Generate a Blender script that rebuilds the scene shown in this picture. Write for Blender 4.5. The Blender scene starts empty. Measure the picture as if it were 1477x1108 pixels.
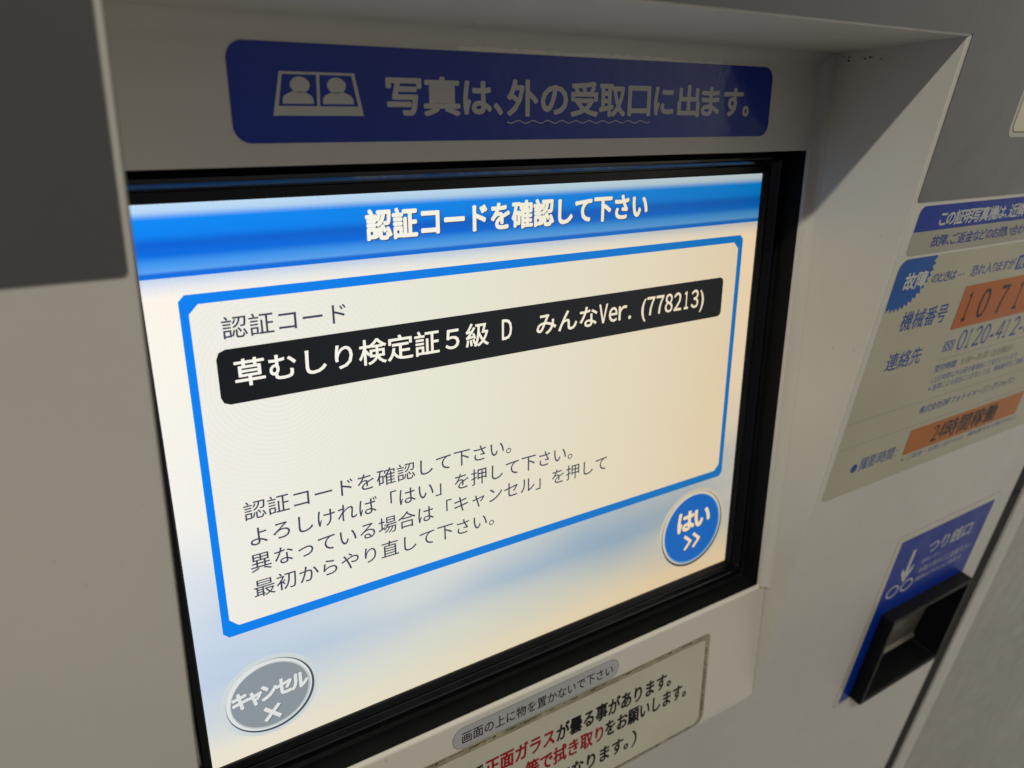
import bpy, math, random
from mathutils import Vector, Matrix
random.seed(7)
scene = bpy.context.scene
C = scene.collection

# ------------------------------------------------------------------ camera, world, lamps
Z0 = 1.35                      # eye height; the front of the booth wall is the plane Y = 0
CW = 0.20162683                # camera to wall
TH = 0.17577400                # the monitor leans back this much against the wall
DS = 0.28517824                # camera to the display, along the display's normal
cam_d = bpy.data.cameras.new('camera')
cam = bpy.data.objects.new('camera', cam_d)
C.objects.link(cam)
cam_d.sensor_width = 36.0
cam_d.lens = 1136.5936 / 1477 * 36.0
cam_d.clip_start = 0.005
cam_d.clip_end = 50
cam.matrix_world = Matrix(((0.83894923, 0.17223345, -0.51623622, 0),
                           (-0.535763, 0.42787407, -0.72792979, -CW),
                           (0.09551023, 0.8872764, 0.45124093, Z0),
                           (0, 0, 0, 1)))
cam_d.dof.use_dof = True
cam_d.dof.focus_distance = 0.335
cam_d.dof.aperture_fstop = 10.5
scene.camera = cam
scene.render.resolution_x, scene.render.resolution_y = 1024, 768
scene.view_settings.view_transform = 'Standard'
scene.view_settings.look = 'None'
scene.view_settings.exposure = 0.0
scene.view_settings.gamma = 1.0
scene.cycles.max_bounces = 8

world = bpy.data.worlds.new('World')
scene.world = world
world.use_nodes = True
wn, wl = world.node_tree.nodes, world.node_tree.links
bg = wn['Background']
wtc = wn.new('ShaderNodeTexCoord')
wsep = wn.new('ShaderNodeSeparateXYZ')
wl.new(wtc.outputs['Generated'], wsep.inputs[0])
wr = wn.new('ShaderNodeMapRange')
wr.inputs['From Min'].default_value = -1.0
wr.inputs['From Max'].default_value = 1.0
wl.new(wsep.outputs[0], wr.inputs['Value'])
wramp = wn.new('ShaderNodeValToRGB')          # the booth is darker at the left, where the sitter is, and pale at the right
we = wramp.color_ramp.elements
we[0].position, we[0].color = 0.0, (0.045, 0.043, 0.054, 1)
we[1].position, we[1].color = 1.0, (0.78, 0.75, 0.66, 1)
for wp, wc in ((0.45, (0.078, 0.073, 0.084, 1)), (0.75, (0.24, 0.228, 0.212, 1))):
    q_ = we.new(wp)
    q_.color = wc
wl.new(wr.outputs[0], wramp.inputs[0])
wz = wn.new('ShaderNodeMapRange')            # the lit ceiling is brighter than the floor
wz.inputs['From Min'].default_value = -0.6
wz.inputs['From Max'].default_value = 0.8
wz.inputs['To Min'].default_value = 0.72
wz.inputs['To Max'].default_value = 1.65
wl.new(wsep.outputs[2], wz.inputs['Value'])
wmul = wn.new('ShaderNodeVectorMath')
wmul.operation = 'SCALE'
wl.new(wramp.outputs[0], wmul.inputs[0])
wl.new(wz.outputs[0], wmul.inputs['Scale'])
wl.new(wmul.outputs[0], bg.inputs['Color'])
bg.inputs['Strength'].default_value = 1.0


def lamp(name, loc, sx, sy, power, color):
    d = bpy.data.lights.new(name, 'AREA')
    d.shape = 'RECTANGLE'
    d.size, d.size_y = sx, sy
    d.energy = power
    d.color = color
    o = bpy.data.objects.new(name, d)
    C.objects.link(o)
    o.location = loc
    o.rotation_euler = (math.radians(29.2), 0, 0)      # the tube lies along the wall, shining down and towards it
    return o


# the booth's ceiling tube, running along the wall above and to the left of the sitter
tube = lamp('ceiling_tube', (-1.75, -1.60, Z0 + 2.86), 1.60, 0.09, 92.0, (1.0, 0.965, 0.85))


# ------------------------------------------------------------------ helpers
def lin(c):
    return tuple((x / 12.92 if x <= 0.04045 else ((x + 0.055) / 1.055) ** 2.4) for x in (v / 255 for v in c))


def WALL(u, v, k=0.0):         # millimetres on the booth wall: right, down from eye height, proud of it
    return Vector((u / 1000, -k / 1000, Z0 - v / 1000))


def FACE(x, y, k=0.0):         # millimetres on the leaning monitor plane: right, down, in front of the display
    s, c = math.sin(TH), math.cos(TH)
    d = DS - k / 1000
    y = y / 1000
    return Vector((x / 1000, -y * s + d * c - CW, Z0 - (y * c + d * s)))


def thing(name, label, cat, loc, group=None, kind=None):
    o = bpy.data.objects.new(name, None)
    o.empty_display_size = 0.01
    C.objects.link(o)
    o.location = loc
    o['label'] = label
    if cat:
        o['category'] = cat
    if group:
        o['group'] = group
    if kind:
        o['kind'] = kind
    return o


def origin(o):
    p = Vector((0, 0, 0))
    while o is not None:
        p = p + o.location
        o = o.parent
    return p


def mesh(name, verts, faces, mat, parent=None, uv=None, smooth=False, label=None):
    off = origin(parent) if parent else Vector((0, 0, 0))
    # wind the faces so that they look out into the booth
    room = Vector((0.19, -0.30, Z0 - 0.20))
    bal = 0.0
    for f in faces:
        p0, p1, p2 = (Vector(verts[f[i]]) for i in (0, 1, 2))
        nrm = (p1 - p0).cross(p2 - p0) if len(f) <= 4 else None
        if nrm is None:
            nrm = Vector((0, 0, 0))
            for i in range(1, len(f) - 1):
                nrm += (Vector(verts[f[i]]) - p0).cross(Vector(verts[f[i + 1]]) - p0)
        bal += nrm.length * (1 if nrm.dot(room - p0) > 0 else -1)
    if bal < 0:
        faces = [tuple(reversed(f)) for f in faces]
    me = bpy.data.meshes.new(name)
    me.from_pydata([tuple(Vector(v) - off) for v in verts], [], faces)
    if uv is not None:
        lay = me.uv_layers.new(name='UVMap')
        for lp in me.loops:
            lay.data[lp.index].uv = uv[lp.vertex_index]
    me.materials.append(mat)
    me.update()
    if smooth:
        for p in me.polygons:
            p.use_smooth = True
    o = bpy.data.objects.new(name, me)
    C.objects.link(o)
    if parent:
        o.parent = parent
    if label:
        o['label'] = label
    return o


def rrect(x0, y0, x1, y1, r, n=6):
    if not isinstance(r, (tuple, list)):
        r = (r,) * 4            # top-left, top-right, bottom-right, bottom-left
    pts = []
    for (cx, cy, a0, rr) in ((x0 + r[0], y0 + r[0], 180, r[0]), (x1 - r[1], y0 + r[1], 270, r[1]),
                             (x1 - r[2], y1 - r[2], 0, r[2]), (x0 + r[3], y1 - r[3], 90, r[3])):
        if rr <= 0:
            pts.append((cx, cy))
            continue
        for i in range(n + 1):
            a = math.radians(a0 + 90 * i / n)
            pts.append((cx + rr * math.cos(a), cy + rr * math.sin(a)))
    return pts


def circle(cx, cy, rx, ry=None, n=64):
    ry = ry or rx
    return [(cx + rx * math.cos(2 * math.pi * i / n), cy + ry * math.sin(2 * math.pi * i / n)) for i in range(n)]


def uvof(p):
    return ((p[0] - 36.8) / 304.0, (p[1] - 25.75) / 230.25)


def plate(name, pts, T, k0, k1, mat, parent, label=None):
    """a sheet with thickness: outline pts, front at k1, back at k0"""
    n = len(pts)
    v = [T(x, y, k1) for x, y in pts] + [T(x, y, k0) for x, y in pts]
    f = [tuple(range(n - 1, -1, -1))] + [(i, (i + 1) % n, n + (i + 1) % n, n + i) for i in range(n)]
    uv = [uvof(p) for p in pts] * 2
    return mesh(name, v, f, mat, parent, uv, label=label)


def ringplate(name, outer, inner, T, k0, k1, mat, parent):
    n = len(outer)
    v = [T(x, y, k1) for x, y in outer] + [T(x, y, k1) for x, y in inner] + \
        [T(x, y, k0) for x, y in outer] + [T(x, y, k0) for x, y in inner]
    f = []
    for i in range(n):
        j = (i + 1) % n
        f += [(i, j, n + j, n + i), (i, 2 * n + i, 2 * n + j, j), (n + i, n + j, 3 * n + j, 3 * n + i)]
    uv = [uvof(p) for p in list(outer) + list(inner)] * 2
    return mesh(name, v, f, mat, parent, uv)


GL = {}


def glyph(ch):
    if '0' <= ch <= '9' or 'A' <= ch <= 'Z' or 'a' <= ch <= 'z':
        ch = chr(ord(ch) + 0xFEE0)          # the wide form: an even, thin-stroked cut of letters and digits
    if ch not in GL:
        cu = bpy.data.curves.new('glyph', 'FONT')
        cu.body = ch
        cu.resolution_u = 3
        o = bpy.data.objects.new('glyph', cu)
        C.objects.link(o)
        bpy.context.view_layer.update()
        dg = bpy.context.evaluated_depsgraph_get()
        me = bpy.data.meshes.new_from_object(o.evaluated_get(dg))
        vs = [(p.co.x, p.co.y) for p in me.vertices]
        fs = [tuple(p.vertices) for p in me.polygons]
        bpy.data.objects.remove(o)
        bpy.data.meshes.remove(me)
        bpy.data.curves.remove(cu)
        if vs:
            b = (min(p[0] for p in vs), max(p[0] for p in vs), min(p[1] for p in vs), max(p[1] for p in vs))
        else:
            b = (0, 0.3, 0, 0.1)
        GL[ch] = (vs, fs, b)
    return GL[ch]


def letters(name, items, T, k, mat, parent, bold=0.0, slant=0.0, label=None):
    """items: (char, x offset of the glyph origin, baseline y, sx, sy) in mm per em"""
    V, F, U = [], [], []
    dirs = [(0, 0)]
    if bold > 0:
        dirs += [(bold * math.cos(a), bold * math.sin(a)) for a in [i * math.pi / 4 for i in range(8)]]
    for ch, x, y, sx, sy in items:
        vs, fs, b = glyph(ch)
        for q, (dx, dy) in enumerate(dirs):
            o = len(V)
            for (gx, gy) in vs:
                px = x + (gx + slant * gy) * sx + dx
                py = y - gy * sy + dy
                V.append(T(px, py, k + 0.006 * q))
                U.append(uvof((px, py)))
            F += [tuple(o + i for i in reversed(f)) for f in fs]
    return mesh(name, V, F, mat, parent, U, label=label)


HALF = set(' DVer.()0123456789abcdefghijklmnopqrstuvwxyzABCDEFGHIJKLMNOPQRSTUVWXYZ:-/')


def fit(s, x0, x1, yt, yb, mode='mono', gap=0.06):
    """lay a line of text out and stretch it so its ink fills the given rectangle"""
    pen, raw = 0.0, []
    for ch in s:
        vs, fs, b = glyph(ch)
        if mode == 'mono':
            if ch in HALF:
                if vs:
                    w = b[1] - b[0]
                    sx = min(1.0, (0.41 if ch not in '1().' else 0.22) / w)
                    if ch == '.':
                        off = 0.06 - b[0] * sx
                    elif ch == '(':
                        off = 0.25 - b[0] * sx
                    elif ch == ')':
                        off = 0.06 - b[0] * sx
                    else:
                        off = 0.25 - (b[0] + b[1]) / 2 * sx
                    raw.append((ch, pen + off, sx, 1.10))
                pen += 0.5
            else:
                if vs:
                    raw.append((ch, pen, 1.0, 1.0))
                pen += 1.0
        else:
            if vs:
                raw.append((ch, pen - b[0], 1.0, 1.0))
                pen += (b[1] - b[0]) + gap + (0.12 if ch in '、。' else 0)
            else:
                pen += 0.35
    lo = min(p + glyph(c)[2][0] * a for c, p, a, h in raw)
    hi = max(p + glyph(c)[2][1] * a for c, p, a, h in raw)
    bo = min(glyph(c)[2][2] * h for c, p, a, h in raw)
    to = max(glyph(c)[2][3] * h for c, p, a, h in raw)
    S = (x1 - x0) / (hi - lo)
    R = (yb - yt) / (to - bo)
    return [(c, x0 + (p - lo) * S, yb + bo * R, a * S, h * R) for c, p, a, h in raw]


# ------------------------------------------------------------------ materials
def new_mat(name):
    m = bpy.data.materials.new(name)
    m.use_nodes = True
    return m, m.node_tree.nodes, m.node_tree.links, m.node_tree.nodes['Principled BSDF']


def surface(name, rgb, rough=0.5, bump=0.0, bscale=900, mottle=0.06, mscale=14, spec=0.5, metallic=0.0,
            dirt=0.0, dirt_rgb=(70, 58, 44), coat=0.0, lump=0.0):
    m, N, L, P = new_mat(name)
    base = lin(rgb)
    tc = N.new('ShaderNodeTexCoord')
    n1 = N.new('ShaderNodeTexNoise')
    n1.inputs['Scale'].default_value = mscale
    n1.inputs['Detail'].default_value = 6
    n1.inputs['Roughness'].default_value = 0.6
    L.new(tc.outputs['Object'], n1.inputs['Vector'])
    mr = N.new('ShaderNodeMapRange')
    mr.inputs['From Min'].default_value = 0.3
    mr.inputs['From Max'].default_value = 0.7
    mr.inputs['To Min'].default_value = 1 - mottle
    mr.inputs['To Max'].default_value = 1 + mottle
    L.new(n1.outputs['Fac'], mr.inputs['Value'])
    mul = N.new('ShaderNodeVectorMath')
    mul.operation = 'SCALE'
    mul.inputs[0].default_value = base
    L.new(mr.outputs[0], mul.inputs['Scale'])
    col = mul.outputs[0]
    if dirt > 0:
        n2 = N.new('ShaderNodeTexNoise')
        n2.inputs['Scale'].default_value = 210
        n2.inputs['Detail'].default_value = 3
        L.new(tc.outputs['Object'], n2.inputs['Vector'])
        r2 = N.new('ShaderNodeValToRGB')
        r2.color_ramp.elements[0].position = 0.735
        r2.color_ramp.elements[1].position = 0.80
        L.new(n2.outputs['Fac'], r2.inputs[0])
        n3 = N.new('ShaderNodeTexNoise')
        n3.inputs['Scale'].default_value = 5
        n3.inputs['Detail'].default_value = 8
        L.new(tc.outputs['Object'], n3.inputs['Vector'])
        r3 = N.new('ShaderNodeMapRange')
        r3.inputs['From Min'].default_value = 0.45
        r3.inputs['From Max'].default_value = 0.75
        r3.inputs['To Max'].default_value = 0.25
        L.new(n3.outputs['Fac'], r3.inputs['Value'])
        ad = N.new('ShaderNodeMath')
        ad.operation = 'ADD'
        ad.use_clamp = True
        L.new(r2.outputs[0], ad.inputs[0])
        L.new(r3.outputs[0], ad.inputs[1])
        sc_ = N.new('ShaderNodeMath')
        sc_.operation = 'MULTIPLY'
        sc_.inputs[1].default_value = dirt
        L.new(ad.outputs[0], sc_.inputs[0])
        mx = N.new('ShaderNodeMix')
        mx.data_type = 'RGBA'
        L.new(sc_.outputs[0], mx.inputs[0])
        L.new(col, mx.inputs[6])
        mx.inputs[7].default_value = (*lin(dirt_rgb), 1)
        col = mx.outputs[2]
    L.new(col, P.inputs['Base Color'])
    nr = N.new('ShaderNodeTexNoise')
    nr.inputs['Scale'].default_value = 60
    nr.inputs['Detail'].default_value = 5
    L.new(tc.outputs['Object'], nr.inputs['Vector'])
    rr = N.new('ShaderNodeMapRange')
    rr.inputs['From Min'].default_value = 0.3
    rr.inputs['From Max'].default_value = 0.7
    rr.inputs['To Min'].default_value = max(0.02, rough - 0.06)
    rr.inputs['To Max'].default_value = rough + 0.08
    L.new(nr.outputs['Fac'], rr.inputs['Value'])
    L.new(rr.outputs[0], P.inputs['Roughness'])
    P.inputs['Specular IOR Level'].default_value = spec
    P.inputs['Metallic'].default_value = metallic
    P.inputs['Coat Weight'].default_value = coat
    P.inputs['Coat Roughness'].default_value = 0.08
    if bump > 0 or lump > 0:
        nb = N.new('ShaderNodeTexNoise')
        nb.inputs['Scale'].default_value = bscale
        nb.inputs['Detail'].default_value = 3
        L.new(tc.outputs['Object'], nb.inputs['Vector'])
        bp = N.new('ShaderNodeBump')
        bp.inputs['Strength'].default_value = bump
        bp.inputs['Distance'].default_value = 0.0004
        L.new(nb.outputs['Fac'], bp.inputs['Height'])
        last = bp
        if lump > 0:
            nl = N.new('ShaderNodeTexNoise')
            nl.inputs['Scale'].default_value = 120
            nl.inputs['Detail'].default_value = 4
            L.new(tc.outputs['Object'], nl.inputs['Vector'])
            b2 = N.new('ShaderNodeBump')
            b2.inputs['Strength'].default_value = lump
            b2.inputs['Distance'].default_value = 0.001
            L.new(nl.outputs['Fac'], b2.inputs['Height'])
            L.new(bp.outputs[0], b2.inputs['Normal'])
            last = b2
        L.new(last.outputs[0], P.inputs['Normal'])
    return m


white_paint = surface('white_painted_steel', (206, 202, 190), 0.38, 0.10, 1400, 0.03, 9, dirt=0.5)
white_lower = surface('white_painted_steel_lower', (210, 206, 192), 0.35, 0.10, 1400, 0.03, 9, dirt=0.35)
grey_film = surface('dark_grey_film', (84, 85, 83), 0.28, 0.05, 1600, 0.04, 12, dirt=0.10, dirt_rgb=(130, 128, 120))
black_gloss = surface('black_bezel_plastic', (8, 10, 13), 0.24, 0.05, 1500, 0.1, 30, spec=0.35)
bezel_gloss = surface('black_bezel_gloss', (7, 9, 12), 0.16, 0.03, 1500, 0.1, 30, spec=0.6)
black_matt = surface('black_bezel_matt', (14, 15, 16), 0.6, 0.25, 2500, 0.15, 60, spec=0.12)
tray_black = surface('black_tray_plastic', (9, 10, 12), 0.5, 0.2, 2500, 0.12, 60, spec=0.2)
flap_metal = surface('worn_flap_metal', (128, 124, 114), 0.42, 0.1, 900, 0.2, 80, metallic=0.7)
rubber = surface('brown_black_gasket', (26, 22, 16), 0.85, 0.4, 700, 0.35, 40)
door_paint = surface('side_panel_paint', (164, 160, 146), 0.36, 0.06, 600, 0.12, 4, dirt=0.4)
sticker_blue = surface('blue_sticker_film', (0, 46, 150), 0.10, 0.0, 900, 0.05, 20, lump=0.22, spec=0.42)
sticker_white = surface('sticker_white_print', (196, 194, 186), 0.2, 0.0, 900, 0.03, 20, lump=0.05, spec=0.3)
label_base = surface('clear_label_film', (180, 175, 150), 0.35, 0.04, 900, 0.06, 30, dirt=0.25, spec=0.3)
label_grey = surface('grey_label_film', (154, 150, 132), 0.35, 0.04, 900, 0.06, 30, dirt=0.25)
print_blue = surface('blue_print', (30, 74, 150), 0.35, 0, 900, 0.05, 50, spec=0.12)
print_deep = surface('deep_blue_print', (4, 50, 150), 0.35, 0, 900, 0.05, 50, spec=0.12)
print_burst = surface('burst_blue_print', (8, 82, 160), 0.35, 0, 900, 0.05, 50, spec=0.12)
print_light = surface('light_print', (198, 198, 190), 0.3, 0, 900, 0.03, 50, spec=0.12)
print_faint = surface('faint_grey_print', (120, 128, 128), 0.3, 0, 900, 0.05, 50, spec=0.12)
print_black = surface('black_print', (22, 22, 22), 0.35, 0, 900, 0.2, 200, spec=0.12)
print_red = surface('red_print', (150, 22, 30), 0.35, 0, 900, 0.1, 100, spec=0.12)
tape_orange = surface('orange_tape', (186, 98, 28), 0.3, 0.05, 900, 0.08, 30, spec=0.12)
tape_orange_b = surface('orange_tape_faded', (182, 104, 24), 0.3, 0.05, 900, 0.10, 30, spec=0.12)
notice_film = surface('notice_film', (196, 192, 172), 0.24, 0.05, 700, 0.06, 26, dirt=0.25)
notice_tape = surface('grimy_clear_tape', (150, 142, 118), 0.3, 0.2, 500, 0.35, 70, dirt=0.8, dirt_rgb=(92, 80, 58))
grime = surface('grime', (84, 74, 54), 0.7, 0.3, 500, 0.4, 200)
oval_film = surface('oval_label_film', (172, 171, 170), 0.25, 0.03, 900, 0.04, 40)
cream_film = surface('cream_label_film', (205, 198, 170), 0.3, 0.03, 900, 0.04, 40)
rust = surface('rust_speck', (92, 52, 40), 0.8, 0.0, 900, 0.3, 300)


def screen_mat(name, rgb=None, vramp=None, cloud=False, tint=1.0, gain=1.0, stripes=True, rings=False):
    """a lit picture on the display: colour, a painted viewing-angle tint to warm at the right, painted moire"""
    m, N, L, P = new_mat(name)
    tc = N.new('ShaderNodeTexCoord')
    sp = N.new('ShaderNodeSeparateXYZ')
    L.new(tc.outputs['UV'], sp.inputs[0])
    U, V = sp.outputs[0], sp.outputs[1]
    if vramp:
        r = N.new('ShaderNodeValToRGB')
        e = r.color_ramp.elements
        while len(e) > 1:
            e.remove(e[-1])
        e[0].position = vramp[0][0]
        e[0].color = (*lin(vramp[0][1]), 1)
        for p, c in vramp[1:]:
            q = e.new(p)
            q.color = (*lin(c), 1)
        # stretch the ramp's own range
        L.new(V, r.inputs[0])
        col = r.outputs[0]
    else:
        cc = N.new('ShaderNodeRGB')
        cc.outputs[0].default_value = (*lin(rgb), 1)
        col = cc.outputs[0]
    if cloud:
        mp = N.new('ShaderNodeMapping')
        mp.inputs['Scale'].default_value = (1.1, 2.6, 1)
        mp.inputs['Rotation'].default_value = (0, 0, math.radians(-2))
        L.new(tc.outputs['UV'], mp.inputs[0])
        nz = N.new('ShaderNodeTexNoise')
        nz.inputs['Scale'].default_value = 1.6
        nz.inputs['Detail'].default_value = 1.5
        L.new(mp.outputs[0], nz.inputs['Vector'])
        rc = N.new('ShaderNodeValToRGB')
        rc.color_ramp.elements[0].position = 0.28
        rc.color_ramp.elements[1].position = 0.66
        L.new(nz.outputs['Fac'], rc.inputs[0])
        band = N.new('ShaderNodeValToRGB')
        e = band.color_ramp.elements
        e[0].position = 0.50
        e[0].color = (0, 0, 0, 1)
        e[1].position = 0.64
        e[1].color = (0.45, 0.45, 0.45, 1)
        for p, g in ((0.76, 0.62), (0.82, 0.85), (0.90, 0.35), (0.97, 0.0)):
            q = e.new(p)
            q.color = (g, g, g, 1)
        L.new(V, band.inputs[0])
        mm = N.new('ShaderNodeMath')
        mm.operation = 'MULTIPLY'
        L.new(rc.outputs[0], mm.inputs[0])
        L.new(band.outputs[0], mm.inputs[1])
        mxc = N.new('ShaderNodeMix')
        mxc.data_type = 'RGBA'
        L.new(mm.outputs[0], mxc.inputs[0])
        L.new(col, mxc.inputs[6])
        mxc.inputs[7].default_value = (*lin((124, 174, 238)), 1)
        col = mxc.outputs[2]
    # viewing-angle falloff painted in by position: dimmer and warmer towards the right
    a = N.new('ShaderNodeMath')
    a.operation = 'MULTIPLY_ADD'
    a.inputs[1].default_value = 0.12
    L.new(V, a.inputs[0])
    L.new(U, a.inputs[2])
    bl = N.new('ShaderNodeValToRGB')
    e = bl.color_ramp.elements
    e[0].position = 0.0
    e[0].color = (1.0, 0.985, 0.95, 1)
    e[1].position = 1.0
    e[1].color = (0.82, 0.66, 0.455, 1)
    q = e.new(0.42)
    q.color = (0.89, 0.87, 0.76, 1)
    q = e.new(0.75)
    q.color = (0.85, 0.76, 0.58, 1)
    L.new(a.outputs[0], bl.inputs[0])
    tm = N.new('ShaderNodeMix')
    tm.data_type = 'RGBA'
    tm.blend_type = 'MULTIPLY'
    tm.inputs[0].default_value = tint
    L.new(col, tm.inputs[6])
    L.new(bl.outputs[0], tm.inputs[7])
    col = tm.outputs[2]
    if stripes:
        # moire stripes and fine grain painted into the emission colour
        ws = []
        for sc_, ph in ((300.0, 0.0), (300.0, 2.1), (300.0, 4.2)):
            w1 = N.new('ShaderNodeMath')
            w1.operation = 'MULTIPLY_ADD'
            w1.inputs[1].default_value = sc_ * 2 * math.pi
            w1.inputs[2].default_value = ph
            L.new(U, w1.inputs[0])
            w2 = N.new('ShaderNodeMath')
            w2.operation = 'SINE'
            L.new(w1.outputs[0], w2.inputs[0])
            w3 = N.new('ShaderNodeMath')
            w3.operation = 'MULTIPLY_ADD'
            w3.inputs[1].default_value = 0.045
            w3.inputs[2].default_value = 1.0
            L.new(w2.outputs[0], w3.inputs[0])
            ws.append(w3)
        cb = N.new('ShaderNodeCombineXYZ')
        for i in range(3):
            L.new(ws[i].outputs[0], cb.inputs[i])
        nzz = N.new('ShaderNodeTexNoise')
        nzz.inputs['Scale'].default_value = 420
        nzz.inputs['Detail'].default_value = 2
        L.new(tc.outputs['UV'], nzz.inputs['Vector'])
        nr_ = N.new('ShaderNodeMapRange')
        nr_.inputs['To Min'].default_value = 0.955
        nr_.inputs['To Max'].default_value = 1.045
        L.new(nzz.outputs['Fac'], nr_.inputs['Value'])
        vs = N.new('ShaderNodeVectorMath')
        vs.operation = 'SCALE'
        L.new(cb.outputs[0], vs.inputs[0])
        L.new(nr_.outputs[0], vs.inputs['Scale'])
        if rings:
            # camera moire rings, painted into the emission as well
            ms = N.new('ShaderNodeMapping')
            ms.inputs['Location'].default_value = (-0.14 * 304, -0.29 * 230, 0)
            ms.inputs['Scale'].default_value = (304, 230, 0)
            L.new(tc.outputs['UV'], ms.inputs[0])
            ln = N.new('ShaderNodeVectorMath')
            ln.operation = 'LENGTH'
            L.new(ms.outputs[0], ln.inputs[0])
            ph = N.new('ShaderNodeMath')
            ph.operation = 'MULTIPLY'
            ph.inputs[1].default_value = 2 * math.pi / 1.9
            L.new(ln.outputs['Value'], ph.inputs[0])
            sn = N.new('ShaderNodeMath')
            sn.operation = 'SINE'
            L.new(ph.outputs[0], sn.inputs[0])
            fd = N.new('ShaderNodeMapRange')
            fd.inputs['From Min'].default_value = 10
            fd.inputs['From Max'].default_value = 75
            fd.inputs['To Min'].default_value = 0.024
            fd.inputs['To Max'].default_value = 0.0
            L.new(ln.outputs['Value'], fd.inputs['Value'])
            ra = N.new('ShaderNodeMath')
            ra.operation = 'MULTIPLY'
            L.new(sn.outputs[0], ra.inputs[0])
            L.new(fd.outputs[0], ra.inputs[1])
            rb_ = N.new('ShaderNodeMath')
            rb_.operation = 'ADD'
            L.new(ra.outputs[0], rb_.inputs[0])
            L.new(nr_.outputs[0], rb_.inputs[1])
            L.new(rb_.outputs[0], vs.inputs['Scale'])
        vm = N.new('ShaderNodeVectorMath')
        vm.operation = 'MULTIPLY'
        L.new(col, vm.inputs[0])
        L.new(vs.outputs[0], vm.inputs[1])
        col = vm.outputs[0]
    P.inputs['Base Color'].default_value = (0.01, 0.01, 0.012, 1)
    P.inputs['Roughness'].default_value = 0.35
    P.inputs['Specular IOR Level'].default_value = 0.3
    L.new(col, P.inputs['Emission Color'])
    P.inputs['Emission Strength'].default_value = gain
    return m


def vy(y):
    return (y - 25.75) / 230.25


scr_bg = screen_mat('display_background', vramp=[(0, (250, 250, 246)), (vy(50.7), (196, 214, 246)), (vy(54), (232, 236, 246)),
                                                 (vy(57.5), (253, 248, 240)), (vy(196), (238, 242, 244)), (vy(232), (228, 231, 228)), (1, (238, 231, 216))], cloud=True)
scr_head = screen_mat('display_header', vramp=[(0, (196, 226, 255)), (vy(28.6), (180, 214, 252)), (vy(30.8), (0, 138, 252)), (vy(36), (0, 132, 248)),
                                               (vy(39.0), (0, 98, 216)), (vy(43), (0, 110, 232)), (vy(45.5), (60, 150, 244)), (vy(48.4), (92, 164, 250)),
                                               (vy(49.2), (0, 104, 222)), (vy(50.6), (0, 118, 236))], tint=0.9)
scr_blue = screen_mat('display_blue', (0, 130, 248), tint=1.0)
scr_paper = screen_mat('display_dialog', (241, 241, 237), rings=True)
scr_black = screen_mat('display_black', (19, 22, 27), tint=0.3)
scr_white = screen_mat('display_white', (255, 254, 250))
scr_ink = screen_mat('display_ink', (62, 66, 88), tint=0.5, stripes=False)
scr_grey = screen_mat('display_button_grey', (140, 151, 161), tint=0.8)
scr_edge = screen_mat('display_button_grey_edge', (190, 198, 206), tint=0.8)
scr_ring = screen_mat('display_button_ring', (226, 232, 238))
scr_halo = screen_mat('display_button_halo', (208, 219, 228))
scr_shade = screen_mat('display_button_outline', (74, 84, 96), tint=0.8)
scr_yes = screen_mat('display_button_blue', (0, 108, 220), tint=0.7)
scr_yes_edge = screen_mat('display_button_blue_edge', (92, 160, 248), tint=0.8)
scr_text_shadow = screen_mat('display_text_shadow', (60, 70, 96), tint=0.8, stripes=False)

# ------------------------------------------------------------------ booth wall (setting)
wall = thing('booth_wall', 'off-white steel wall of the photo booth around the recessed screen', None, WALL(200, 900), kind='structure')
HA = (27.5, 359.3, 1.5, 393.5)           # recess
HB = (498.0, 596.0, 386.0, 463.0)        # coin return
V, F, idx = [], [], {}


def vid(u, v):
    if (u, v) not in idx:
        idx[(u, v)] = len(V)
        V.append(WALL(u, v, 0))
    return idx[(u, v)]


EDGE_R = 1.6
usL = [-420, HA[0] - EDGE_R, HA[1] + 0.6, HB[0], HB[1], 627]
vsL = sorted([-420, HA[2] - 0.6, HB[2], HA[3], HB[3], 1340])
for i in range(len(usL) - 1):
    for j in range(len(vsL) - 1):
        cu_, cv_ = (usL[i] + usL[i + 1]) / 2, (vsL[j] + vsL[j + 1]) / 2
        if HA[0] - 2 < cu_ < HA[1] + 1 and HA[2] - 1 < cv_ < HA[3]:
            continue
        if HB[0] < cu_ < HB[1] and HB[2] < cv_ < HB[3]:
            continue
        F.append((vid(usL[i], vsL[j]), vid(usL[i], vsL[j + 1]), vid(usL[i + 1], vsL[j + 1]), vid(usL[i + 1], vsL[j])))
mesh('wall_panel', V, F, white_paint, wall)
# folded edges of the recess: left, top, right (quarter rounds running into the recess)
V, F = [], []


def sweep(profile_a, profile_b):
    o = len(V)
    n = len(profile_a)
    V.extend(profile_a)
    V.extend(profile_b)
    for i in range(n - 1):
        F.append((o + i, o + n + i, o + n + i + 1, o + i + 1))


def arc(n=6):
    return [(math.sin(math.radians(90 * i / n)), 1 - math.cos(math.radians(90 * i / n))) for i in range(n + 1)]


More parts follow.
